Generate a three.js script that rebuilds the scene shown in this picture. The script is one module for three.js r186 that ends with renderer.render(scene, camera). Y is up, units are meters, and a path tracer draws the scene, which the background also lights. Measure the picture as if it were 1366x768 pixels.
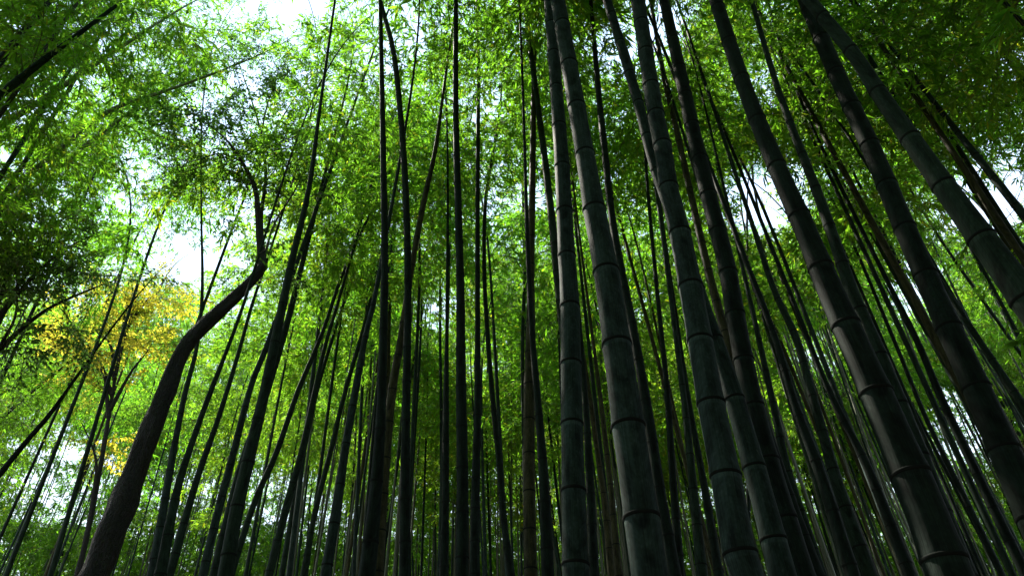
import * as THREE from 'three';
import { mergeGeometries } from 'three/addons/utils/BufferGeometryUtils.js';
import { ImprovedNoise } from 'three/addons/math/ImprovedNoise.js';

// ------------------------------------------------------------------ camera, sky, sun, exposure
const scene = new THREE.Scene();
const PW = 1366, PH = 768, FOCAL = 950;                       // photograph size and focal length in its pixels
const camera = new THREE.PerspectiveCamera(2 * Math.atan(PH / 2 / FOCAL) * 180 / Math.PI, PW / PH, 0.05, 400);
camera.position.set(0, 1.5, 0);
camera.rotation.set(40 * Math.PI / 180, 0, -2.2 * Math.PI / 180, 'YXZ');
camera.updateMatrixWorld(true);
scene.add(camera);

const renderer = new THREE.WebGLRenderer({ antialias: true });
renderer.toneMapping = THREE.LinearToneMapping;
renderer.toneMappingExposure = 6.6;
renderer.shadowMap.enabled = true;

const SUN_AZ = -37 * Math.PI / 180, SUN_EL = 56 * Math.PI / 180;   // high, ahead and to the left, behind the leaves
const sunDir = new THREE.Vector3(Math.sin(SUN_AZ) * Math.cos(SUN_EL), Math.sin(SUN_EL), -Math.cos(SUN_AZ) * Math.cos(SUN_EL));
{
  const W = 256, H = 128, data = new Float32Array(W * H * 4);
  for (let r = 0; r < H; r++) {
    const el = ((r + 0.5) / H - 0.5) * Math.PI, s = Math.max(0, Math.sin(el));
    const k = Math.pow(1 - s, 2.2);
    for (let c = 0; c < W; c++) {
      const i = (r * W + c) * 4;
      data[i] = 0.20 + 0.22 * k; data[i + 1] = 0.27 + 0.17 * k; data[i + 2] = 0.37 + 0.09 * k; data[i + 3] = 1;
    }
  }
  const sky = new THREE.DataTexture(data, W, H, THREE.RGBAFormat, THREE.FloatType);
  sky.mapping = THREE.EquirectangularReflectionMapping; sky.magFilter = THREE.LinearFilter; sky.needsUpdate = true;
  scene.background = sky; scene.environment = sky;
}
const sun = new THREE.DirectionalLight(new THREE.Color().setRGB(1, 0.93, 0.8), 5);
sun.position.copy(sunDir).multiplyScalar(60); sun.target.position.set(0, 0, -8);
sun.castShadow = true; sun.shadow.radius = 1;
sun.shadow.mapSize.set(4096, 4096);
Object.assign(sun.shadow.camera, { left: -45, right: 45, top: 45, bottom: -45, near: 1, far: 140 });
scene.add(sun, sun.target);

// ------------------------------------------------------------------ helpers
function rng(seed) { let a = seed | 0; return () => { a = (a + 0x6d2b79f5) | 0; let t = Math.imul(a ^ (a >>> 15), 1 | a); t = (t + Math.imul(t ^ (t >>> 7), 61 | t)) ^ t; return ((t ^ (t >>> 14)) >>> 0) / 4294967296; }; }
const V = (x, y, z) => new THREE.Vector3(x, y, z);
const lerp = THREE.MathUtils.lerp, clamp = THREE.MathUtils.clamp;
const UP = V(0, 1, 0);
const camQ = camera.quaternion.clone(), camInv = camQ.clone().invert(), camF = V(0, 0, -1).applyQuaternion(camQ);
const ray = (x, y) => V((x - PW / 2) / FOCAL, -(y - PH / 2) / FOCAL, -1).applyQuaternion(camQ);   // depth 1 along the lens axis
const project = (p) => { const q = p.clone().sub(camera.position).applyQuaternion(camInv); return q.z > -0.05 ? null : [PW / 2 - q.x / q.z * FOCAL, PH / 2 + q.y / q.z * FOCAL, -q.z]; };
const onPlane = (x, y, dist) => { const r = ray(x, y); return camera.position.clone().addScaledVector(r, dist / -r.z); };   // upright plane facing the viewer, dist metres away
const used = {};
const numbered = (n) => { used[n] = (used[n] ?? -1) + 1; return used[n] ? `${n}_${String(used[n]).padStart(3, '0')}` : n; };
function tag(o, label, category, group, kind) { o.userData = { label, category }; if (group) o.userData.group = group; if (kind) o.userData.kind = kind; return o; }
function mesh(name, g, m, parent) { const o = new THREE.Mesh(g, m); o.name = name; o.castShadow = o.receiveShadow = true; parent.add(o); return o; }
const noise = new ImprovedNoise();

// ------------------------------------------------------------------ textures and materials
function tileNoise(u, v, fu, fv, seed) {                       // noise that repeats over u, v = 0..1
  const a = u * Math.PI * 2, b = v * Math.PI * 2;
  return noise.noise(Math.cos(a) * fu + seed, Math.sin(a) * fu + Math.cos(b) * fv * 0.5, Math.sin(b) * fv * 0.5 + seed * 0.37);
}
function makeTex(w, h, f, srgb) {
  const d = new Uint8Array(w * h * 4);
  for (let y = 0; y < h; y++) for (let x = 0; x < w; x++) {
    const c = f((x + 0.5) / w, (y + 0.5) / h), i = (y * w + x) * 4;
    for (let k = 0; k < 3; k++) d[i + k] = clamp(Math.round(c[k] * 255), 0, 255);
    d[i + 3] = 255;
  }
  const t = new THREE.DataTexture(d, w, h); t.magFilter = t.minFilter = THREE.LinearFilter;
  t.wrapS = t.wrapT = THREE.RepeatWrapping; if (srgb) t.colorSpace = THREE.SRGBColorSpace; t.needsUpdate = true; return t;
}
// waxy bloom, fine fibres and lichen specks on a bamboo culm; one tile is the whole girth by 2.4 m
const culmMap = makeTex(256, 1024, (u, v) => {
  const bloom = tileNoise(u, v, 1.1, 5, 3.1) * 0.5 + tileNoise(u, v, 2.5, 16, 9.7) * 0.35 + tileNoise(u, v, 6, 60, 1.7) * 0.3;
  const fib = tileNoise(u, v, 26, 3, 5.5) * 0.16;
  const lich = Math.max(0, tileNoise(u, v, 5, 42, 21.3) - 0.28) * 1.6;
  const stain = Math.max(0, tileNoise(u, v, 1.6, 11, 33.3) - 0.1) * 0.7 + Math.max(0, tileNoise(u, v, 9, 9, 41.1) - 0.2) * 0.35;
  const k = 0.76 + bloom * 0.36 + fib * 1.2 - stain * 0.6;
  return [k * 0.93 + lich * 0.28, k + lich * 0.26, k * 0.93 + lich * 0.22];
}, true);
const culmBump = makeTex(256, 512, (u, v) => { const k = 0.5 + tileNoise(u, v, 30, 2, 7.7) * 0.35 + tileNoise(u, v, 5, 30, 2.2) * 0.2; return [k, k, k]; });
const barkMap = makeTex(256, 512, (u, v) => {
  const k = 0.55 + tileNoise(u, v, 5, 5, 4.4) * 0.4 + tileNoise(u, v, 12, 24, 8.8) * 0.35 + tileNoise(u, v, 26, 90, 1.2) * 0.2;
  const moss = clamp(tileNoise(u, v, 1.2, 6, 12.5) * 2 - 0.1, 0, 1);
  return [lerp(k, k * 0.62, moss), lerp(k * 0.88, k * 0.86, moss), lerp(k * 0.76, k * 0.42, moss)];
}, true);
const barkBump = makeTex(256, 512, (u, v) => { const k = 0.5 + tileNoise(u, v, 9, 10, 3.4) * 0.4 + tileNoise(u, v, 22, 50, 6.1) * 0.3; return [k, k, k]; });
const litterMap = makeTex(512, 512, (u, v) => { const k = 0.6 + tileNoise(u, v, 4, 8, 1.4) * 0.3 + tileNoise(u, v, 24, 48, 3.9) * 0.4; return [k, k * 0.82, k * 0.58]; }, true);

const lin = (r, g, b) => new THREE.Color().setRGB(r, g, b);
const culmMat = (r, g, b, rough) => new THREE.MeshPhysicalMaterial({ color: lin(r, g, b), map: culmMap, bumpMap: culmBump, bumpScale: 0.0012, roughness: rough, specularIntensity: 0.14, vertexColors: true });
const M = {
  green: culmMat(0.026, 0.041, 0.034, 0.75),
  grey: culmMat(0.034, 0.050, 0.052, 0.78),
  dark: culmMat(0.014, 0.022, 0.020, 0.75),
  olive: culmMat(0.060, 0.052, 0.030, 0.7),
  pale: culmMat(0.22, 0.22, 0.14, 0.5),  // sunlight on the arching culms put into this lighter skin colour
  darkPlain: new THREE.MeshStandardMaterial({ color: lin(0.04, 0.05, 0.03), roughness: 0.7 }),
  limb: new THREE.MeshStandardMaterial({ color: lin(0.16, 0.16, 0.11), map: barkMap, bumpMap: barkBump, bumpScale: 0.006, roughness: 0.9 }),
  ring: new THREE.MeshPhysicalMaterial({ color: lin(0.009, 0.011, 0.010), roughness: 1, specularIntensity: 0.1 }),
  leaf: new THREE.MeshPhysicalMaterial({ color: lin(1, 1, 1), vertexColors: true, roughness: 1, transmission: 0.65, thickness: 0, side: THREE.DoubleSide, specularIntensity: 0.3 }),
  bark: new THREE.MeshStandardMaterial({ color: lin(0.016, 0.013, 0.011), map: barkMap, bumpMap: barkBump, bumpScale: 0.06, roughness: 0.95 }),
  litter: new THREE.MeshStandardMaterial({ color: lin(0.14, 0.11, 0.07), map: litterMap, roughness: 1 }),
};

// ------------------------------------------------------------------ the ground: level round the viewer, then a wooded slope rising ahead
const groundY = (x, z) => { const t = Math.max(0, -z - 9 + Math.abs(x) * 0.1); return 0.36 * t * t / (t + 6) - (t > 45 ? 0.36 * (t - 45) * 0.7 : 0); };
{
  const g = new THREE.PlaneGeometry(320, 320, 128, 128); g.rotateX(-Math.PI / 2);
  const gp = g.attributes.position; for (let i = 0; i < gp.count; i++) gp.setY(i, groundY(gp.getX(i), gp.getZ(i))); g.computeVertexNormals();
  const uv = g.attributes.uv; for (let i = 0; i < uv.count; i++) uv.setXY(i, uv.getX(i) * 160, uv.getY(i) * 160);
  const o = mesh('forest_floor', g, M.litter, scene);
  tag(o, 'brown leaf litter covering the forest floor', 'ground', null, 'structure');
}

// ------------------------------------------------------------------ tubes along a path
// path: [{p, r, t (tint), v}], returns a smooth tube; u runs once round, v in tiles
function tube(path, radial, opts = {}) {
  const n = path.length, pos = new Float32Array(n * (radial + 1) * 3), nor = new Float32Array(pos.length), uv = new Float32Array(n * (radial + 1) * 2), col = new Float32Array(pos.length);
  const T = path.map((q, i) => path[Math.min(n - 1, i + 1)].p.clone().sub(path[Math.max(0, i - 1)].p).normalize());
  let a = Math.abs(T[0].x) > 0.9 ? V(0, 0, 1) : V(1, 0, 0), k = 0, w = 0;
  a.addScaledVector(T[0], -a.dot(T[0])).normalize();
  const b = V(0, 0, 0);
  for (let i = 0; i < n; i++) {
    a.addScaledVector(T[i], -a.dot(T[i])).normalize(); b.crossVectors(T[i], a);
    const q = path[i];
    for (let j = 0; j <= radial; j++) {
      const th = j / radial * Math.PI * 2, c = Math.cos(th), s = Math.sin(th);
      const wob = opts.wobble ? 1 + opts.wobble * noise.noise(c * 1.3 + 7, s * 1.3, i * 0.35) : 1;
      const nx = a.x * c + b.x * s, ny = a.y * c + b.y * s, nz = a.z * c + b.z * s;
      pos[k] = q.p.x + nx * q.r * wob; nor[k] = nx; col[k++] = q.t ?? 1;
      pos[k] = q.p.y + ny * q.r * wob; nor[k] = ny; col[k++] = q.t ?? 1;
      pos[k] = q.p.z + nz * q.r * wob; nor[k] = nz; col[k++] = q.t ?? 1;
      uv[w++] = j / radial * (opts.girth ?? 1); uv[w++] = q.v;
    }
  }
  const idx = [], R = radial + 1;
  for (let i = 0; i < n - 1; i++) for (let j = 0; j < radial; j++) { const e = i * R + j; idx.push(e, e + 1, e + R, e + 1, e + R + 1, e + R); }
  const g = new THREE.BufferGeometry();
  g.setAttribute('position', new THREE.BufferAttribute(pos, 3)); g.setAttribute('normal', new THREE.BufferAttribute(nor, 3));
  g.setAttribute('uv', new THREE.BufferAttribute(uv, 2)); g.setAttribute('color', new THREE.BufferAttribute(col, 3)); g.setIndex(idx);
  if (opts.smooth) g.computeVertexNormals();
  return g;
}

// ------------------------------------------------------------------ leafy branches (the repeated pieces of a crown)
class Leaves {
  constructor() { this.p = []; this.c = []; this.i = []; }
  leaf(o, dir, side, len, wid, droop, color) {                  // a folded, drooping blade of six points
    const n = V(0, 0, 0).crossVectors(dir, side).normalize(), k = this.p.length / 3;
    const at = (s, w, d, up) => { this.p.push(o.x + dir.x * len * s + side.x * wid * w + n.x * up * wid, o.y + dir.y * len * s + side.y * wid * w + n.y * up * wid - d * len, o.z + dir.z * len * s + side.z * wid * w + n.z * up * wid); this.c.push(color[0], color[1], color[2]); };
    at(0, 0, 0, 0); at(0.3, 0.5, droop * 0.09, 0.12); at(0.32, -0.5, droop * 0.09, 0.12); at(0.62, 0.38, droop * 0.36, 0.08); at(0.62, -0.38, droop * 0.36, 0.08); at(1, 0, droop, 0);
    this.i.push(k, k + 1, k + 2, k + 1, k + 3, k + 2, k + 2, k + 3, k + 4, k + 3, k + 5, k + 4);
  }
  broad(o, dir, side, len, wid, droop, color) { this.leaf(o, dir, side, len, wid, droop, color); }
  stick(a, b, ra, rb, color) {
    const d = b.clone().sub(a).normalize(), u = (Math.abs(d.y) > 0.9 ? V(1, 0, 0) : UP.clone()).cross(d).normalize(), w = V(0, 0, 0).crossVectors(d, u), k = this.p.length / 3;
    for (const [q, r] of [[a, ra], [b, rb]]) for (let j = 0; j < 3; j++) { const t = j * 2.0944, c = Math.cos(t) * r, s = Math.sin(t) * r; this.p.push(q.x + u.x * c + w.x * s, q.y + u.y * c + w.y * s, q.z + u.z * c + w.z * s); this.c.push(...color); }
    for (let j = 0; j < 3; j++) { const m = (j + 1) % 3; this.i.push(k + j, k + m, k + 3 + j, k + m, k + 3 + m, k + 3 + j); }
  }
  build() {
    const g = new THREE.BufferGeometry();
    g.setAttribute('position', new THREE.Float32BufferAttribute(this.p, 3)); g.setAttribute('color', new THREE.Float32BufferAttribute(this.c, 3));
    g.setIndex(this.i); g.computeVertexNormals(); return g;
  }
}
const LEAF = [0.125, 0.305, 0.013], TWIG = [0.10, 0.11, 0.05];
function bambooBranch(seed, nTwigs) {                            // grows along +x from the culm, about 1.5 m long
  const R = rng(seed), L = new Leaves();
  let p = V(0, 0, 0), d = V(0.84, 0.5, 0).normalize(), r = 0.006;
  const N = 7, step = 0.2, pts = [p.clone()];
  for (let i = 0; i < N; i++) { const q = p.clone().addScaledVector(d, step); L.stick(p, q, r, r * 0.82, TWIG); r *= 0.82; p = q; pts.push(p.clone()); d.add(V(0, -0.13 - R() * 0.05, (R() - 0.5) * 0.22)).normalize(); }
  const fan = (o, dir) => {                                      // the leaf fan on the end of a twig
    const n = 5 + Math.floor(R() * 3);
    for (let j = 0; j < n; j++) {
      const ld = dir.clone().multiplyScalar(0.7).add(V(R() - 0.5, R() * 0.7 - 0.55, R() - 0.5).multiplyScalar(1.5)).normalize();
      const sd = V(R() - 0.5, (R() - 0.5) * 0.8, R() - 0.5).cross(ld).normalize(), t = 0.75 + R() * 0.5, y = R() < 0.05 ? 1.9 : 1;
      L.leaf(o.clone().addScaledVector(dir, -R() * 0.1), ld, sd, 0.085 + R() * 0.055, 0.016 + R() * 0.009, 0.1 + R() * 0.25, [LEAF[0] * t * y, LEAF[1] * t * (0.95 + R() * 0.1), LEAF[2] * t]);
    }
  };
  for (let i = 1; i <= N; i++) {
    const base = pts[i], m = i === N ? 4 : nTwigs;
    for (let k = 0; k < m; k++) {
      const a = R() * Math.PI * 2, sub = V(0.55 + R() * 0.4, Math.cos(a) * 0.55 - 0.1, Math.sin(a) * 0.9).normalize(), len = (0.22 + R() * 0.3) * (1.15 - i / N * 0.5);
      const mid = base.clone().addScaledVector(sub, len * 0.5), end = mid.clone().addScaledVector(sub.clone().add(V(0, -0.35, 0)).normalize(), len * 0.5);
      L.stick(base, mid, 0.0025, 0.002, TWIG); L.stick(mid, end, 0.002, 0.001, TWIG);
      fan(end, sub); if (R() < 0.8) fan(mid, sub.clone().add(V(R() - 0.5, R() - 0.7, R() - 0.5)).normalize());
    }
  }
  return L.build();
}
const BRANCH = [11, 22, 33, 44, 55, 66, 77, 88].map((s) => bambooBranch(s, 3));
function broadSpray(seed, leafColor, size) {                     // a twig with broad oval leaves, about 0.9 m long
  const R = rng(seed), L = new Leaves();
  const twig = (o, d0, len, r, depth) => {
    let p = o.clone(), d = d0.clone(); const n = depth ? 4 : 5;
    for (let i = 0; i < n; i++) {
      const q = p.clone().addScaledVector(d, len / n); L.stick(p, q, r, r * 0.8, [0.07, 0.06, 0.045]); r *= 0.8; p = q;
      d.add(V((R() - 0.5) * 0.4, (R() - 0.55) * 0.3, (R() - 0.5) * 0.4)).normalize();
      if (!depth) for (let k = 0; k < 3; k++) twig(p, d.clone().multiplyScalar(0.5).add(V(R() - 0.5, R() * 0.6 - 0.35, R() - 0.5)).normalize(), 0.25 + R() * 0.2, 0.003, 1);
      else for (let k = 0; k < 2; k++) {
        const ld = d.clone().multiplyScalar(0.6).add(V(R() - 0.5, R() * 0.5 - 0.4, R() - 0.5).multiplyScalar(1.4)).normalize(), sd = V(R() - 0.5, (R() - 0.5) * 0.5, R() - 0.5).cross(ld).normalize(), t = 0.7 + R() * 0.6;
        L.leaf(p, ld, sd, size * (0.8 + R() * 0.5), size * (0.42 + R() * 0.15), 0.1 + R() * 0.2, leafColor.map((c) => c * t));
      }
    }
  };
  twig(V(0, 0, 0), V(1, 0.2, 0).normalize(), 0.8, 0.008, 0);
  return L.build();
}
const GREEN_SPRAY = [301, 302, 303].map((s) => broadSpray(s, [0.06, 0.14, 0.018], 0.075));
const LIME_SPRAY = [321, 322].map((s) => broadSpray(s, [0.30, 0.38, 0.03], 0.065));
const YELLOW_SPRAY = [311, 312, 313].map((s) => broadSpray(s, [0.62, 0.56, 0.05], 0.07));

// sky gaps in the canopy: where the photograph shows open sky, branches are sparse [x, y, rx, ry, share kept]
const GAPS = [
  [155, 430, 90, 60, 0.04, 15], [90, 205, 120, 60, 0.35, 9], [115, 585, 45, 70, 0.1, 14],
  [185, 255, 30, 36, 0.55], [232, 345, 26, 26, 0.4], [125, 420, 36, 22, 0.2, 12.5], [78, 640, 44, 72, 0.12], [410, 10, 34, 28, 0.05], [335, 110, 26, 34, 0.45],
  [530, 52, 32, 38, 0.22], [835, 68, 44, 38, 0.12], [880, 25, 28, 38, 0.1], [1022, 268, 50, 40, 0.06], [1012, 115, 24, 30, 0.3], [1305, 275, 52, 44, 0.06], [1228, 400, 44, 44, 0.06], [1285, 565, 38, 48, 0.06],
  [1090, 480, 36, 32, 0.15], [628, 150, 20, 36, 0.45], [706, 250, 20, 28, 0.45], [585, 420, 22, 28, 0.45], [640, 490, 36, 22, 0.45], [345, 640, 22, 34, 0.4],
];
function keeps(p, R, reach = 0) {                           // reach: how far the leaves spread round p, in metres
  const q = project(p); if (!q) return true;
  for (const [x, y, rx, ry, k, near = 99] of GAPS) { if (q[2] > near) continue; const m = Math.min(60, reach * FOCAL / q[2]), d = ((q[0] - x) / (rx * 0.85 + m)) ** 2 + ((q[1] - y) / (ry * 0.85 + m)) ** 2; if (d < 1.15 && R() > k + Math.max(0, d - 0.75)) return false; }
  return true;
}

// ------------------------------------------------------------------ bamboo
// axis: points from the ground up; H its length; d0 its diameter at the foot
const _m = new THREE.Matrix4(), _q = new THREE.Quaternion(), _q2 = new THREE.Quaternion(), _c = new THREE.Color();
function addCrown(parent, sample, H, R, { from = 0.42, density = 1, tint = [1, 1, 1], size = 1, clump = 0.78 } = {}) {
  const { x: ox, y: oy, z: oz } = parent.position;
  const lists = [[], []], pick = [Math.floor(R() * 8), Math.floor(R() * 8)];
  if (pick[1] === pick[0]) pick[1] = (pick[0] + 3) % 8;
  let az = R() * 6.28;
  for (let h = H * from; h < H - 0.1; h += 0.25) {
    const t = (h - H * from) / (H * (1 - from)), at = sample(h);
    for (let k = 0; k < 2; k++) {
      if (R() > density) continue;
      if (clump && noise.noise((at.x + ox) * 0.42, (at.y + oy) * 0.5, (at.z + oz) * 0.42) < -0.05 && R() < clump) continue;
      const a = az + k * 0.7 + (R() - 0.5) * 0.9, s = size * lerp(1.15, 0.55, t * t) * (0.75 + R() * 0.5) * (t < 0.12 ? 0.75 : 1);
      const tip = at.clone().add(V(Math.cos(a) * s, 0.2, -Math.sin(a) * s).multiplyScalar(0.9));
      const w = at.clone().add(parent.position); tip.add(parent.position);
      if (!keeps(tip, R, s * 0.32) || !keeps(w.lerp(tip, 0.4), R, s * 0.25)) continue;
      _q.setFromAxisAngle(UP, a); _q2.setFromAxisAngle(V(0, 0, 1), (R() - 0.45) * 0.7); _q.multiply(_q2);
      _q2.setFromAxisAngle(V(1, 0, 0), (R() - 0.5) * 1.2); _q.multiply(_q2);
      const b = 0.8 + R() * 0.4;
      lists[R() < 0.5 ? 0 : 1].push([new THREE.Matrix4().compose(at, _q, V(s, s, s)), [tint[0] * b, tint[1] * b, tint[2] * b]]);
    }
    az += Math.PI + (R() - 0.5) * 0.6;
  }
  lists.forEach((l, i) => {
    if (!l.length) return;
    const im = new THREE.InstancedMesh(BRANCH[pick[i]], M.leaf, l.length); im.name = 'crown'; im.castShadow = im.receiveShadow = true; im.userData.kind = 'stuff';
    l.forEach(([m, c], k) => { im.setMatrixAt(k, m); im.setColorAt(k, _c.setRGB(...c)); });
    parent.add(im);
  });
}
function axisSampler(points) {                                   // points with even-ish spacing -> {len, at(s)}
  const curve = new THREE.CatmullRomCurve3(points, false, 'centripetal'), N = Math.max(40, points.length * 8), P = curve.getPoints(N), S = [0];
  for (let i = 1; i <= N; i++) S.push(S[i - 1] + P[i].distanceTo(P[i - 1]));
  return { len: S[N], at: (s) => { let lo = 0, hi = N; while (hi - lo > 1) { const m = (lo + hi) >> 1; if (S[m] <= s) lo = m; else hi = m; } return P[lo].clone().lerp(P[hi], clamp((s - S[lo]) / (S[hi] - S[lo] || 1), 0, 1)); } };
}
const taper = (t) => 1 - 0.72 * Math.pow(t, 1.25) - 0.2 * Math.pow(t, 8);
function bamboo(axis, d0, detail, mat, seed, label, group, crown = {}, nodeAt, girth) {
  const R = rng(seed), root = new THREE.Group(); root.name = numbered('bamboo'); scene.add(root);
  const base = axis[0].clone(); root.position.copy(base);
  tag(root, label, 'bamboo', group);
  const A = axisSampler(axis.map((p) => p.clone().sub(base))), H = A.len, rad = girth ? (s) => girth(s, H) : (s) => d0 / 2 * taper(s / H);
  // nodes
  let nodes = [], s = 0.12;
  if (nodeAt) { nodes = nodeAt(A, base); s = nodes.length ? nodes[0] : s; const down = []; let g = nodes.length > 1 ? (nodes[1] - nodes[0]) * 0.95 : 0.25; for (let q = s - g; q > 0.08; q -= g) { down.unshift(q); g *= 0.95; } nodes = down.concat(nodes); s = nodes[nodes.length - 1] + Math.min(0.45, nodes[nodes.length - 1] - nodes[nodes.length - 2]); }
  for (; s < H - 0.1; s += Math.min(0.4, 0.2 + 0.03 * s) * (0.94 + R() * 0.12) * (s > H * 0.75 ? 0.75 : 1)) nodes.push(s);
  const radial = [7, 12, 28][detail], path = [];
  const put = (q, k, t) => path.push({ p: A.at(q), r: Math.max(0.004, rad(q) * k), t, v: q / 2.4 + seed * 0.173 });
  put(0, 1, 1); let tone = 1;
  if (detail === 0) for (let q = 0.6; q < H; q += 0.6) put(q, 1, 1);
  else nodes.forEach((q, i) => {
    const w = detail === 2 ? 1 : 1.6, sw = 0.010 * w; tone = 0.92 + R() * 0.16;
    put(q - 0.05, 1.0, tone); if (detail === 2) { const pw = tone * (1.2 + R() * 0.35); put(q - 0.034, 1.0, tone); put(q - 0.028, 1.003, pw); put(q - sw, 1.015, pw); } else put(q - sw, 1.015, tone);
    put(q - 0.002, 1.05, tone); put(q + sw * 0.8, 1.045, tone); put(q + 0.035, 1.0, tone);
    const nx = nodes[i + 1] ?? H; if (nx - q > 0.2) put((q + nx) / 2, 0.985, tone);
  });
  put(H, 1, 1);
  const culm = mesh('culm', tube(path, radial), mat, root);
  if (detail >= 1 && crown.rings !== false) nodes.forEach((q) => {                         // the sheath scar: a thin dark lip round each node
    const p = A.at(q), pr = project(p.clone().add(base)); if (!pr || pr[1] < -60 || pr[1] > 830 || pr[0] < -80 || pr[0] > PW + 80) return;
    const r = rad(q); if (2 * r * FOCAL / pr[2] < 7) return;
    const t = A.at(q + 0.03).sub(A.at(q - 0.03)).normalize();
    const key = detail === 2 ? 1 : 0, o = mesh('node_ring', RING[key], M.ring, culm);
    o.position.copy(p).addScaledVector(t, -0.004); o.quaternion.setFromUnitVectors(UP, t); o.scale.set(r, 1, r);
  });
  addCrown(root, A.at, H, R, crown);
  return root;
}
const RING = [12, 32].map((n) => new THREE.LatheGeometry([[1.0, -0.009], [1.05, -0.008], [1.085, -0.002], [1.085, 0.002], [1.05, 0.004], [1.0, 0.005]].map(([x, y]) => new THREE.Vector2(x, y)), n));

// a culm's upper end, from where the photograph lets go of it: it arches over under its leaves
function arch(points, dir, left, R, bendAz, bend) {
  const n = Math.max(2, Math.round(left / 0.6)), step = left / n, b = V(Math.cos(bendAz), 0, Math.sin(bendAz)); let p = points[points.length - 1].clone(); const d = dir.clone().normalize();
  for (let i = 0; i < n; i++) { const t = (i + 1) / n; d.addScaledVector(b, bend * t * t * 0.3).add(V(0, -bend * t * t * t * 0.28, 0)).normalize(); p = p.clone().addScaledVector(d, step); points.push(p); }
}
// trace: [x, y, width] in photograph pixels from the bottom up; its distance follows from its girth
function traced(tr, dia, o) {
  const R = rng(o.seed), [x0, y0, w0] = tr[0], r0 = ray(x0, y0);
  const dist = (FOCAL * dia / w0) * -r0.z;                       // depth from girth, then distance of the upright plane
  let pts = tr.map(([x, y]) => onPlane(x, y, dist));
  const down = []; let p = pts[0].clone(), d = pts[0].clone().sub(pts[1]).normalize();
  while (p.y - groundY(p.x, p.z) > 0.02 && down.length < 60) { d.lerp(V(0, -1, 0), 0.05 + 0.1 * Math.max(0, 1 + d.y)).normalize(); const st = Math.min(0.4, (p.y - groundY(p.x, p.z)) / -d.y); p = p.clone().addScaledVector(d, st); down.unshift(p); }
  const top0 = pts[pts.length - 1], up = top0.clone().sub(pts[pts.length - 2]).normalize();
  pts = down.concat(pts);
  let len = 0; for (let i = 1; i < pts.length; i++) len += pts[i].distanceTo(pts[i - 1]);
  const H = Math.max(o.H ?? 14 + R() * 3, len + 2.5);
  arch(pts, up, H - len, R, o.bendAz ?? R() * 6.28, o.bend ?? 0.35 + R() * 0.4);
  const nodeAt = o.nodes && ((A, base) => o.nodes.map((y) => { let lo = 0, hi = len; for (let k = 0; k < 30; k++) { const m = (lo + hi) / 2, q = project(A.at(m).add(base)); if (!q || q[1] > y) lo = m; else hi = m; } return lo; }));
  // girth along the culm as measured, then thinning to the tip
  const key = []; let s = 0, last = 9;
  for (let i = 0; i < down.length + tr.length; i++) {
    if (i) s += pts[i].distanceTo(pts[i - 1]);
    const k = i - down.length; if (k < 0 || !tr[k][2]) continue;
    last = Math.min(last, tr[k][2] * project(pts[i])[2] / FOCAL / 2); key.push([s, last]);
  }
  const r0k = key[0][1] * 1.06, rTop = key[key.length - 1][1], sTop = key[key.length - 1][0];
  const girth = (q, L) => {
    if (q <= key[0][0]) return lerp(r0k, key[0][1], q / Math.max(0.01, key[0][0]));
    if (q >= sTop) return lerp(rTop, 0.004, Math.pow((q - sTop) / (L - sTop), 1.2));
    let i = 1; while (key[i][0] < q) i++;
    return lerp(key[i - 1][1], key[i][1], (q - key[i - 1][0]) / (key[i][0] - key[i - 1][0]));
  };
  return bamboo(pts, dia, o.detail ?? 1, o.mat ?? M.green, o.seed, o.label, o.group, { from: 0.6, density: 0.75, ...o.crown }, nodeAt, girth);
}

// the thick culms beside the viewer
const near = { detail: 2, H: 16, crown: { from: 0.52, density: 1, size: 1.2 } };
traced([[867, 768, 50], [856, 690, 47], [838, 568, 43], [810, 370, 34], [793, 280, 30], [780, 203, 25], [744, 0, 22]], 0.115, { ...near, seed: 1, mat: M.grey, nodes: [688, 567, 458, 361, 279, 205, 142, 86, 33], label: 'thick grey-green bamboo with widely spaced dark rings, leaning over a straighter neighbour' });
traced([[768, 768, 36], [763, 565, 29], [760, 400, 26], [756, 340, 23], [750, 223, 20], [742, 117, 17], [733, 0, 15]], 0.105, { ...near, seed: 2, mat: M.grey, nodes: [751, 653, 564, 484, 408, 341, 281, 222, 168, 117], label: 'nearly upright grey-green bamboo with short ringed joints beside the thick leaning one' });
traced([[997, 768, 45], [987, 736, 44], [968, 633, 40], [949, 539, 36], [934, 453, 33], [921, 380, 31], [907, 310, 28], [892, 249, 25], [885, 200, 24], [875, 152, 22], [851, 0, 19]], 0.115, { ...near, seed: 3, mat: M.grey, nodes: [736, 633, 537, 453, 381, 310, 249, 193, 152], label: 'thick pale-ringed grey-green bamboo with another culm crossing behind it' });
traced([[1045, 768, 36], [1033, 723, 34], [1006, 622, 30], [978, 526, 26], [938, 410, 21], [905, 308, 18], [873, 218, 15], [853, 142, 14], [810, 0, 12]], 0.105, { ...near, seed: 4, mat: M.grey, nodes: [718, 622, 531], label: 'leaning grey-green bamboo crossing behind a thicker ringed culm and coming out beside it' });
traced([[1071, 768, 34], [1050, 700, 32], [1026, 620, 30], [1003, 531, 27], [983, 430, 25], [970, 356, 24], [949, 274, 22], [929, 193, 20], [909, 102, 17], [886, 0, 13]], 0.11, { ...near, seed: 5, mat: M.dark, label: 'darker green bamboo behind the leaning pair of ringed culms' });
traced([[1268, 768, 58], [1233, 675, 52], [1195, 585, 46], [1150, 481, 39], [1109, 390, 34], [1074, 305, 28], [1037, 223, 24], [994, 117, 20], [955, 0, 17]], 0.12, { ...near, seed: 6, mat: M.dark, label: 'nearly black thick bamboo leaning steeply, its rings hardly visible' });
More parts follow.
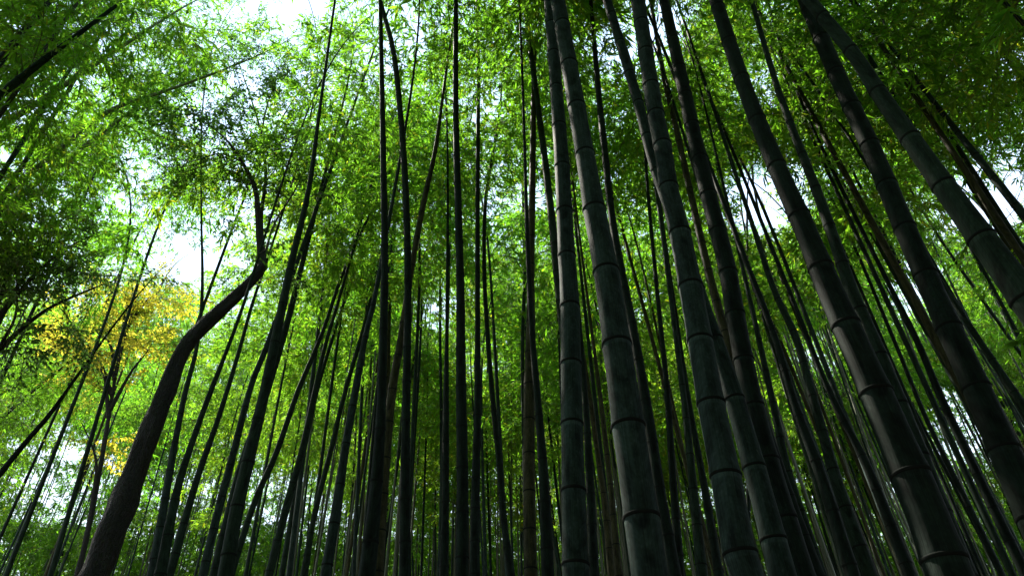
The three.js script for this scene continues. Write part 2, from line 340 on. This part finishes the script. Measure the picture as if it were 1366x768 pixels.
traced([[1415, 768, 48], [1385, 700, 44], [1343, 607, 39], [1310, 532, 35], [1263, 430, 31], [1241, 380, 29], [1208, 305, 27], [1165, 203, 24], [1118, 102, 23], [1075, 0, 22]], 0.12, { ...near, seed: 7, mat: M.dark, label: 'thick dark bamboo leaning beside bright sky gaps, the more upright of a crossing pair' });
traced([[1455, 520, 50], [1400, 440, 44], [1346, 366, 38], [1301, 305, 33], [1264, 254, 29], [1221, 193, 25], [1175, 127, 21], [1142, 76, 18], [1080, 0, 16]], 0.115, { ...near, seed: 8, mat: M.green, label: 'grey bamboo leaning most steeply, its top crossing behind a darker culm' });

// culms a few metres off; [trace, material, label]
const G1 = 'dark culms standing between the thick ones and the leafy background';
const mid = [
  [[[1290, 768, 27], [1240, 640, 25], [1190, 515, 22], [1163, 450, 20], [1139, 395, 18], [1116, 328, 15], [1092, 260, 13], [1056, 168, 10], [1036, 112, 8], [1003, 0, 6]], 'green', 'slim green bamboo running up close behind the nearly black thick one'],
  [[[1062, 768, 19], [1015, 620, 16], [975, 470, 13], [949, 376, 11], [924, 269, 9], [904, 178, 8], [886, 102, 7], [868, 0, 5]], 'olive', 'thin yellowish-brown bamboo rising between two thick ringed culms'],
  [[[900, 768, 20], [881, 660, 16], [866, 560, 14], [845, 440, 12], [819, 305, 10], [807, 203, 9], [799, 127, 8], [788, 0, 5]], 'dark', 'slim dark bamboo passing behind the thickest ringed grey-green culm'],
  [[[775, 768, 15], [764, 560, 14], [755, 470, 13], [745, 380, 12], [737, 300, 11], [727, 213, 9], [717, 137, 8], [709, 76, 8], [699, 0, 6]], 'green', 'slim curving bamboo ducking behind the upright ringed culm'],
  [[[708, 768, 18], [706, 649, 16], [706, 520, 15], [708, 430, 12], [708, 362, 10], [710, 260, 9], [712, 127, 7], [714, 66, 5], [728, 0, 4]], 'olive', 'straight slim bamboo with a hooked pale upper end'],
  [[[731, 768, 18], [726, 649, 14], [719, 552, 10], [711, 460, 8], [704, 330, 6], [700, 200, 4]], 'dark', 'dark bamboo thinning upward behind a straight slim culm with a hooked end'],
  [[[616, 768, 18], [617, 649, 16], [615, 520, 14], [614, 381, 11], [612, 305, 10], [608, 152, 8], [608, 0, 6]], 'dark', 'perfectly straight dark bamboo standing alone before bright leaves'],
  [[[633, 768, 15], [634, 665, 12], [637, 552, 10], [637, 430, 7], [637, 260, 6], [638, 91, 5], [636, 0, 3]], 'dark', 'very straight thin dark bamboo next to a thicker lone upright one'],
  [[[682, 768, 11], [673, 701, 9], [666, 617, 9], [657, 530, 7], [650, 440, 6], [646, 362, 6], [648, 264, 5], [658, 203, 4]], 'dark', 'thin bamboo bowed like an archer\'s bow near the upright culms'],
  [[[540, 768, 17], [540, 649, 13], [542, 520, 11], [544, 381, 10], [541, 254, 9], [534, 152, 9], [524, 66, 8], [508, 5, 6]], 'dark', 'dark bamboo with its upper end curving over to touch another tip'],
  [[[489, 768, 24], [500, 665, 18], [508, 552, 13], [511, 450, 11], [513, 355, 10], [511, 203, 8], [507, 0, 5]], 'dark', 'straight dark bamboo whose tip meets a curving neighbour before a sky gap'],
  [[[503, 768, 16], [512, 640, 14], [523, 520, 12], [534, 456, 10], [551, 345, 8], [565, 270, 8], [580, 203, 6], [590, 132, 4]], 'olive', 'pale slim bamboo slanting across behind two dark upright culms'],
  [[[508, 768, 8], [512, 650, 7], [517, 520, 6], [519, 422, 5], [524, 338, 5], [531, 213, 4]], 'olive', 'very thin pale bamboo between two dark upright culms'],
  [[[300, 768, 24], [315, 681, 21], [334, 601, 19], [352, 525, 16], [372, 429, 14], [389, 348, 11], [411, 255, 8], [427, 140, 5]], 'green', 'thick dark bamboo slanting beside a thinner twin near the curved tree trunk'],
  [[[285, 768, 15], [322, 620, 12], [350, 540, 11], [382, 433, 10], [402, 355, 8], [426, 260, 6], [447, 178, 4]], 'green', 'thinner slanting bamboo running alongside its thick dark twin'],
  [[[308, 768, 11], [315, 743, 10], [341, 665, 10], [367, 607, 9], [394, 530, 8], [399, 517, 8], [430, 443, 6], [457, 365, 5], [504, 263, 4]], 'green', 'thin dark bamboo slanting furthest over, crossing a bright green patch'],
  [[[358, 768, 13], [384, 668, 12], [401, 607, 10], [418, 530, 8], [433, 463, 6], [450, 406, 5], [480, 300, 4]], 'green', 'slim dark bamboo in the slanting rank', 1],
  [[[404, 768, 10], [419, 688, 9], [442, 597, 8], [458, 530, 7], [490, 419, 7], [507, 341, 5]], 'green', 'slim dark bamboo in the slanting rank', 1],
  [[[434, 768, 18], [448, 681, 16], [461, 594, 13], [474, 520, 12], [487, 450, 9], [500, 395, 8], [512, 330, 6]], 'grey', 'pale grey slanting bamboo among thinner dark ones'],
  [[[375, 768, 9], [400, 627, 8], [423, 520, 6], [450, 430, 5], [480, 340, 4]], 'green', 'slim dark bamboo in the slanting rank', 1],
  [[[202, 768, 15], [231, 601, 10], [246, 526, 8], [262, 463, 6], [269, 395, 5], [268, 290, 3]], 'grey', 'grey-green slim bamboo crossing in front of the curved tree trunk'],
  [[[213, 768, 18], [237, 649, 12], [260, 578, 9], [279, 526, 8], [301, 470, 6], [321, 416, 5], [345, 340, 4]], 'green', 'slim bamboo rising just beside the curved tree trunk'],
  [[[225, 768, 14], [262, 640, 10], [290, 560, 8], [318, 470, 6], [335, 409, 5], [352, 358, 4]], 'green', 'slim dark bamboo in the slanting rank', 1],
  [[[270, 768, 14], [286, 700, 13], [312, 600, 11], [336, 510, 9], [355, 463, 9], [385, 380, 7]], 'grey', 'grey bamboo half hidden behind the thick dark slanting one'],
  [[[793, 768, 14], [786, 620, 11], [780, 520, 8], [768, 380, 6]], 'dark', 'dark bamboo close against the upright ringed culm'],
  [[[816, 768, 11], [808, 681, 9], [798, 610, 7], [787, 530, 6], [770, 420, 4]], 'olive', 'brownish thin bamboo between two thick ringed culms', 2],
  [[[826, 768, 11], [814, 643, 8], [801, 530, 6], [788, 430, 4]], 'olive', 'brownish thin bamboo between two thick ringed culms', 2],
  [[[704, 768, 8], [700, 620, 6], [697, 463, 5], [700, 362, 5], [698, 270, 4], [697, 160, 3]], 'green', 'hair-thin bamboo standing beside the straight slim culm with a hooked end'],
  [[[590, 768, 6], [589, 617, 5], [588, 520, 4], [587, 450, 4], [588, 277, 3]], 'dark', 'hair-thin upright bamboo beside the lone straight dark one'],
  [[[592, 768, 13], [594, 681, 10], [595, 552, 8], [596, 450, 5]], 'dark', 'slim dark bamboo half hidden by the lone straight one'],
  [[[506, 768, 5], [523, 669, 4], [536, 578, 4], [552, 480, 3]], 'dark', 'hair-thin bamboo slanting between dark upright culms'],
  [[[908, 768, 13], [898, 640, 10], [890, 520, 8], [880, 420, 6]], 'dark', 'dark slim bamboo in the thicket between the thick ringed culms', 3],
  [[[937, 768, 16], [926, 660, 12], [915, 552, 9], [902, 450, 7]], 'green', 'dark slim bamboo in the thicket between the thick ringed culms', 3],
  [[[960, 768, 13], [940, 650, 10], [920, 540, 7], [905, 440, 5]], 'dark', 'dark slim bamboo in the thicket between the thick ringed culms', 3],
  [[[1092, 768, 18], [1061, 681, 13], [1022, 562, 9], [994, 460, 7], [968, 370, 5]], 'dark', 'slim dark culm in the leaning thicket beside the nearly black thick bamboo', 4],
  [[[1096, 768, 17], [1080, 720, 15], [1051, 627, 11], [1032, 540, 9], [1010, 440, 7], [974, 284, 4]], 'green', 'slim dark culm in the leaning thicket beside the nearly black thick bamboo', 4],
  [[[1138, 768, 20], [1093, 627, 15], [1061, 540, 11], [1034, 450, 9], [994, 345, 7]], 'dark', 'slim dark culm in the leaning thicket beside the nearly black thick bamboo', 4],
  [[[1162, 768, 19], [1119, 649, 16], [1085, 530, 12], [1062, 450, 10], [1034, 389, 8], [1001, 290, 6]], 'green', 'slim dark culm in the leaning thicket beside the nearly black thick bamboo', 4],
  [[[1215, 768, 17], [1185, 690, 14], [1155, 617, 11], [1106, 520, 8], [1066, 420, 6]], 'dark', 'slim dark culm in the leaning thicket beside the nearly black thick bamboo', 4],
  [[[1170, 768, 9], [1120, 640, 7], [1085, 560, 6], [1040, 450, 4]], 'olive', 'slim dark culm in the leaning thicket beside the nearly black thick bamboo', 4],
  [[[998, 768, 7], [999, 600, 5], [998, 420, 4], [997, 300, 3]], 'dark', 'hair-thin upright bamboo among leaning culms'],
  [[[1370, 768, 15], [1312, 649, 12], [1260, 539, 10], [1222, 450, 8], [1187, 380, 6]], 'dark', 'slim culm leaning across a bright yellow-green patch', 5],
  [[[1338, 768, 9], [1293, 675, 8], [1238, 562, 6], [1200, 470, 5]], 'dark', 'slim culm leaning across a bright yellow-green patch', 5],
  [[[1380, 562, 12], [1330, 488, 9], [1278, 410, 7], [1240, 350, 5]], 'green', 'thin bamboo leaning behind the grey steeply leaning one'],
  [[[1395, 322, 12], [1356, 274, 11], [1305, 210, 9], [1259, 152, 7], [1215, 95, 5]], 'grey', 'bamboo with a sunlit pale edge leaning out of dark leaves'],
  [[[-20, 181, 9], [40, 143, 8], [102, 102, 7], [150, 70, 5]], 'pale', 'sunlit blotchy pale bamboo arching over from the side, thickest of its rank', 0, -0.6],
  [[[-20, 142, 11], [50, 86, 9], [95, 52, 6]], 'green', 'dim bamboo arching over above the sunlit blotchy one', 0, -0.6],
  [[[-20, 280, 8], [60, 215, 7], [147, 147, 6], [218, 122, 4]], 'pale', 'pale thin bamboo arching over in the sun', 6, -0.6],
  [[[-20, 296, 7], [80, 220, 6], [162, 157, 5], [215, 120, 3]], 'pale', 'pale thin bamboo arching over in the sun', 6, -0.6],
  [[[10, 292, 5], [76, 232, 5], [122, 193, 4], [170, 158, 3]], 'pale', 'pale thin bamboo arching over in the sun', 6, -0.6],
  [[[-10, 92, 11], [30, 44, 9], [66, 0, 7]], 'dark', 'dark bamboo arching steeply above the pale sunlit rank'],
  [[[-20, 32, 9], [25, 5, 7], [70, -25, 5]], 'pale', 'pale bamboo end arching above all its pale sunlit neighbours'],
  [[[-15, 572, 5], [45, 520, 4], [101, 476, 3], [120, 460, 2]], 'dark', 'thin dark bamboo leaning through leaves near the golden-leaved tree', 7],
  [[[-15, 650, 8], [30, 594, 7], [66, 552, 6], [96, 510, 4]], 'dark', 'thin dark bamboo leaning through leaves near the golden-leaved tree', 7],
];
const GROUPS = [G1, 'slanting rank beside the curved tree', 'brownish thin culms between the thick ringed ones', 'thicket between the thick ringed culms', 'leaning thicket by the nearly black bamboo', 'leaning pair before the yellow-green patch', 'pale sunlit arching rank', 'leaning pair near the golden tree'];
mid.forEach(([tr, m, label, g], i) => traced(tr[0][0] > 190 && tr[0][0] < 450 ? tr.map(([x, y, w]) => [x, y, w * 0.86]) : tr, 0.078 + rng(500 + i)() * 0.024, { seed: 100 + i, mat: M[m], label, group: GROUPS[g ?? 0], bend: 0.45, ...(tr[0][0] < 20 ? { H: 1, crown: { from: 0.5, density: 1 } } : {}) }));

// ------------------------------------------------------------------ the rest of the grove
{
  const R = rng(4242), feet = [];
  const far = (x, z, m) => feet.every(([a, b]) => (a - x) ** 2 + (b - z) ** 2 > m * m);
  const one = (x, z, o) => {
    feet.push([x, z]);
    const H = 15 + R() * 4.5, lean = R() * 0.07, az = R() * 6.28, pts = [V(x, groundY(x, z), z)]; const d = V(Math.cos(az) * lean - 0.02, 1, Math.sin(az) * lean).normalize();
    let p = pts[0]; for (let k = 0; k < 5; k++) { p = p.clone().addScaledVector(d, H * 0.1); pts.push(p); }
    arch(pts, d, H * 0.5, R, R() * 6.28, 0.3 + R() * 0.6);
    const y = R(), t = [0.85 + y * 0.5, 0.9 + R() * 0.25, 0.8 + R() * 0.4];
    bamboo(pts, 0.06 + R() * 0.045, o.detail, [M.green, M.grey, M.dark, M.olive][Math.floor(R() * 3.6)], 9000 + feet.length, o.label, o.group, { from: (o.from ?? 0.4) + R() * 0.14, tint: t, density: o.density, size: o.size ?? 1.3 });
  };
  let n = 0, tries = 0;
  while (n < 190 && tries++ < 20000) {                            // in view, behind the traced culms
    const a = (R() * 2 - 1) * 44 * Math.PI / 180, r = lerp(8.5, 32, Math.pow(R(), 0.8)), x = Math.sin(a) * r, z = -Math.cos(a) * r;
    if (!far(x, z, 0.8) || (x < -4.6 && z < -5 && z > -26 && R() < 0.74)) continue;   // an opening ahead on the sunny side
    one(x, z, r < 17 ? { detail: 0, from: 0.52, density: 0.75, label: 'thin dim bamboo in the leafy middle of the grove', group: 'bamboo in the middle of the grove' } : { detail: 0, density: 1, label: 'far thin bamboo deep in the grove among leaves', group: 'bamboo deep in the grove' });
    n++;
  }
  n = 0; tries = 0;
  while (n < 30 && tries++ < 20000) {                             // leafy flanks, half of them outside the frame
    const left = R() < 0.55, a = (left ? -1 : 1) * lerp(left ? 46 : 28, left ? 58 : 54, R()) * Math.PI / 180, r = lerp(left ? 7.5 : 6.5, 12, R()), x = Math.sin(a) * r, z = -Math.cos(a) * r;
    if (!far(x, z, 0.9)) continue;
    one(x, z, { detail: 0, density: left ? 0.55 : 0.62, size: 1.2, from: left ? 0.36 : undefined, label: left ? 'bamboo rising into the bright leaves beyond the curved tree' : 'bamboo rising into the dark leaves behind the steeply leaning culms', group: left ? 'bamboo around the curved tree' : 'bamboo behind the steeply leaning culms' });
    n++;
  }
}

// unseen leafy branches added beside, behind and above the viewer to shade the culms
{
  const R = rng(606), N = 5000, g = BRANCH[2], im = new THREE.InstancedMesh(g, M.leaf, N); im.name = 'shade_thicket'; im.castShadow = im.receiveShadow = true;
  for (let k = 0; k < N; k++) {
    const over = k % 6 === 0, a = Math.PI + (over ? (R() * 2 - 1) * 3.14 : lerp(-2.1, 1.8, R())), r = over ? 2.7 * Math.sqrt(R()) : lerp(3.0, 10, Math.sqrt(R())), sc = 0.8 + R() * 0.7;
    _q.setFromEuler(new THREE.Euler((R() - 0.5) * 0.9, R() * 6.28, (R() - 0.45) * 0.7, 'YXZ'));
    im.setMatrixAt(k, _m.compose(V(Math.sin(a) * r, over ? 9.5 + R() * 4 : 1.2 + R() * 14, -Math.cos(a) * r), _q, V(sc, sc, sc))); im.setColorAt(k, _c.setRGB(0.8, 0.9, 0.9));
  }
  // the grove goes on behind, too deep to tell its culms apart
  const deep = new THREE.Group(); deep.name = 'distant_grove'; scene.add(deep);
  tag(deep, 'far-off thin bamboo and leaves seen between all the nearer culms', 'grove', null, 'stuff');
  const F = 4200, far = new THREE.InstancedMesh(BRANCH[5], M.leaf, F); far.name = 'leaves'; far.castShadow = far.receiveShadow = true; far.userData.kind = 'stuff'; deep.add(far);
  for (let k = 0; k < F; k++) {
    const a = (R() * 2 - 1) * 0.82, r = lerp(33, 47, R()), sc = 1.3 + R() * 0.8;
    _q.setFromEuler(new THREE.Euler((R() - 0.5) * 0.9, R() * 6.28, (R() - 0.45) * 0.7, 'YXZ'));
    const p = V(Math.sin(a) * r, 3.5 + Math.sqrt(R()) * 15, -Math.cos(a) * r), gy = groundY(p.x, p.z); p.y += gy; if (!keeps(p, R, 0.5)) p.y = gy + 2 + R() * 3;
    far.setMatrixAt(k, _m.compose(p, _q, V(sc, sc, sc))); const b = 0.75 + R() * 0.5; far.setColorAt(k, _c.setRGB(b, b, b));
  }
  const U = 5200, low = new THREE.InstancedMesh(BRANCH[1], M.leaf, U); low.name = 'undergrowth'; low.castShadow = low.receiveShadow = true; low.userData.kind = 'stuff'; deep.add(low);
  for (let k = 0; k < U; k++) {
    const a = (R() * 2 - 1) * 0.82, r = lerp(31, 48, R()), sc = 1.2 + R() * 0.8, x = Math.sin(a) * r, z = -Math.cos(a) * r;
    _q.setFromEuler(new THREE.Euler((R() - 0.5) * 0.9, R() * 6.28, (R() - 0.45) * 0.7, 'YXZ'));
    let uy = groundY(x, z) + 0.4 + R() * 7; if (!keeps(V(x, uy, z), R, 0.4)) uy = groundY(x, z) + 0.3;
    low.setMatrixAt(k, _m.compose(V(x, uy, z), _q, V(sc, sc, sc))); const b = 0.7 + R() * 0.4; low.setColorAt(k, _c.setRGB(b, b, b));
  }
  const C = 420, pole = new THREE.CylinderGeometry(0.014, 0.034, 17, 6), poles = new THREE.InstancedMesh(pole.translate(0, 8.5, 0), M.darkPlain, C); poles.name = 'culms'; poles.castShadow = poles.receiveShadow = true; poles.userData.kind = 'stuff'; deep.add(poles);
  for (let k = 0; k < C; k++) {
    const a = (R() * 2 - 1) * 0.8, r = lerp(a < -0.3 ? 30 : 15, 40, R());
    _q.setFromEuler(new THREE.Euler((R() - 0.5) * 0.12, R() * 6.28, (R() - 0.5) * 0.12)); const w = 0.8 + R() * 0.5;
    poles.setMatrixAt(k, _m.compose(V(Math.sin(a) * r, groundY(Math.sin(a) * r, -Math.cos(a) * r) - 0.1, -Math.cos(a) * r), _q, V(w, 0.85 + R() * 0.3, w)));
  }
  tag(im, 'unseen bamboo branches added around the viewer to shade the culms', 'thicket', null, 'stuff'); scene.add(im);
}

// ------------------------------------------------------------------ trees
function sprays(name, geos, parent, base, places, sizeLo, sizeHi, seed, tint = [1, 1, 1]) {
  const R = rng(seed), lists = geos.map(() => []);
  for (const p of places) {
    if (!keeps(p, R)) continue;
    const s = lerp(sizeLo, sizeHi, R()), b = 0.75 + R() * 0.5;
    _q.setFromEuler(new THREE.Euler((R() - 0.5) * 1.2, R() * 6.28, (R() - 0.6) * 1.2, 'YXZ'));
    lists[Math.floor(R() * geos.length)].push([new THREE.Matrix4().compose(p.clone().sub(base), _q, V(s, s, s)), tint.map((t) => t * b)]);
  }
  lists.forEach((l, i) => {
    if (!l.length) return;
    const im = new THREE.InstancedMesh(geos[i], M.leaf, l.length); im.name = name; im.castShadow = im.receiveShadow = true; im.userData.kind = 'stuff';
    l.forEach(([m, c], k) => { im.setMatrixAt(k, m); im.setColorAt(k, _c.setRGB(...c)); }); parent.add(im);
  });
}
function limbTube(pts, r0, r1, base, radial = 10) {
  const A = axisSampler(pts.map((p) => p.clone().sub(base))), n = Math.max(6, Math.round(A.len / 0.12)), path = [];
  for (let i = 0; i <= n; i++) { const t = i / n; path.push({ p: A.at(t * A.len), r: lerp(r0, r1, Math.pow(t, 0.9)), t: 1, v: t * A.len / 1.2 }); }
  return tube(path, radial, { wobble: 0.14, smooth: true });
}
// the curved dark tree
{
  const dia = 0.235, tr = [[126, 768, 40], [146, 705], [164, 643], [186, 578], [205, 520], [220, 468], [237, 432], [262, 401], [290, 371], [315, 342], [332, 316]];
  const r0 = ray(126, 768), dist = FOCAL * dia / 40 * -r0.z;
  const pts = tr.map(([x, y], i) => { const p = onPlane(x, y, dist); p.z -= i * 0.05; return p; });
  let p = pts[0].clone(), d = pts[0].clone().sub(pts[1]).normalize(); const down = [];
  while (p.y > 0.02) { d.lerp(V(0, -1, 0), 0.12).normalize(); p = p.clone().addScaledVector(d, Math.min(0.35, p.y / -d.y)); down.unshift(p); }
  const all = down.concat(pts); all[0].y = 0;
  const root = new THREE.Group(); root.name = 'curved_tree'; root.position.copy(all[0]); scene.add(root);
  tag(root, 'dark brown curved tree trunk bending over beside slanting bamboo', 'tree');
  const base = all[0];
  const A = axisSampler(all.map((q) => q.clone().sub(base))), n = 60, path = [];
  for (let i = 0; i <= n; i++) { const t = i / n; path.push({ p: A.at(t * A.len), r: lerp(0.15, 0.058, Math.pow(t, 1.1)) * (1 + 0.10 * Math.exp(-((t - 0.55) ** 2) / 0.002)), t: 1, v: t * A.len / 1.2 }); }
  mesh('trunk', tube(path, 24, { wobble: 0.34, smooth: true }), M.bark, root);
  const tip = all[all.length - 1];
  const limbs = [
    [[332, 316], [344, 288], [340, 252], [322, 215], [300, 185], [262, 155]],
    [[332, 316], [348, 284], [354, 240], [348, 180], [334, 130], [318, 85]],
    [[348, 180], [356, 140], [368, 105], [374, 70]],
    [[322, 215], [290, 205], [255, 215], [220, 205]],
    [[335, 330], [365, 300], [395, 250], [420, 190]],
  ];
  const places = [], R = rng(77);
  limbs.forEach((l, i) => {
    const q = l.map(([x, y], k) => { const w = onPlane(x, y, dist + 0.55 + (i === 0 ? 0 : k * 0.2)); return w; });
    if (i === 0 || i === 1 || i === 4) q[0] = tip.clone();
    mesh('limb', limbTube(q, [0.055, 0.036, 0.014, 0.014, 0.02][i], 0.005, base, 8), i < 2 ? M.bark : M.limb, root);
    const S = axisSampler(q);
    for (let k = 0; k < 26; k++) places.push(S.at(S.len * (0.35 + 0.65 * R())).add(V(R() - 0.5, R() - 0.3, R() - 0.5).multiplyScalar(1.1)));
  });
  for (let k = 0; k < 5; k++) places.push(tip.clone().add(V(R() - 0.5, R() - 0.5, R() - 0.5).multiplyScalar(0.5)));
  sprays('crown', GREEN_SPRAY, root, base, places, 0.45, 0.8, 78, [1.2, 1.25, 1]);
}
function crownTree(name, label, category, foot, top, geos, blobs, count, seed, tint, size) {
  const root = new THREE.Group(); root.name = name; root.position.copy(foot); scene.add(root); tag(root, label, category);
  const R = rng(seed), mid1 = foot.clone().lerp(top, 0.5).add(V(0.3, 0, 0.2));
  mesh('trunk', limbTube([foot, foot.clone().lerp(top, 0.25), mid1, top], 0.085, 0.02, foot, 12), M.bark, root);
  const S = axisSampler([foot, foot.clone().lerp(top, 0.25), mid1, top]), places = [];
  blobs.forEach(([c, r]) => {
    const s = S.at(clamp((c.y - 1.8) / top.y, 0.2, 0.95) * S.len), m = s.clone().lerp(c, 0.5).add(V(0, 0.3, 0));
    mesh('limb', limbTube([s, m, c, c.clone().add(V((R() - 0.5) * r, r * 0.7, (R() - 0.5) * r))], 0.05, 0.008, foot, 7), M.bark, root);
    const n = Math.round(count * r * r);
    for (let k = 0; k < n; k++) { const u = V(R() * 2 - 1, R() * 2 - 1, R() * 2 - 1); if (u.lengthSq() > 1) { k--; continue; } places.push(c.clone().add(u.multiplyScalar(r).multiply(V(1, 0.75, 1)))); }
  });
  sprays('crown', geos, root, foot, places, size[0], size[1], seed + 1, tint);
  return root;
}
{
  const at = (x, y, d) => onPlane(x, y, d), f = (x, y, d) => { const p = at(x, y, d); p.y = groundY(p.x, p.z); return p; };
  crownTree('golden_tree', 'tree with golden yellow sunlit leaves beyond the curved trunk', 'tree', f(150, 768, 13), at(170, 395, 13), YELLOW_SPRAY.concat(LIME_SPRAY),
    [[at(165, 425, 13), 0.85], [at(212, 388, 13.4), 0.6], [at(118, 475, 12.8), 0.55], [at(195, 470, 13), 0.5], [at(120, 590, 12.6), 0.5], [at(138, 525, 13), 0.4], [at(128, 440, 13.2), 0.6], [at(95, 455, 13), 0.5], [at(180, 400, 13), 0.6]], 52, 801, [1, 1, 1], [0.6, 1.1]);
  crownTree('broadleaf_tree', 'shady broadleaf tree with dark rounded leaves', 'tree', f(-60, 768, 8.5), at(30, 300, 8.5), GREEN_SPRAY,
    [[at(40, 350, 8.5), 1.0], [at(110, 390, 8.8), 0.7], [at(20, 420, 8.3), 0.9], [at(90, 330, 8.6), 0.6], [at(-60, 330, 8.3), 1.0]], 40, 811, [0.9, 0.9, 1], [0.6, 1.0]);
}
renderer.render(scene, camera);
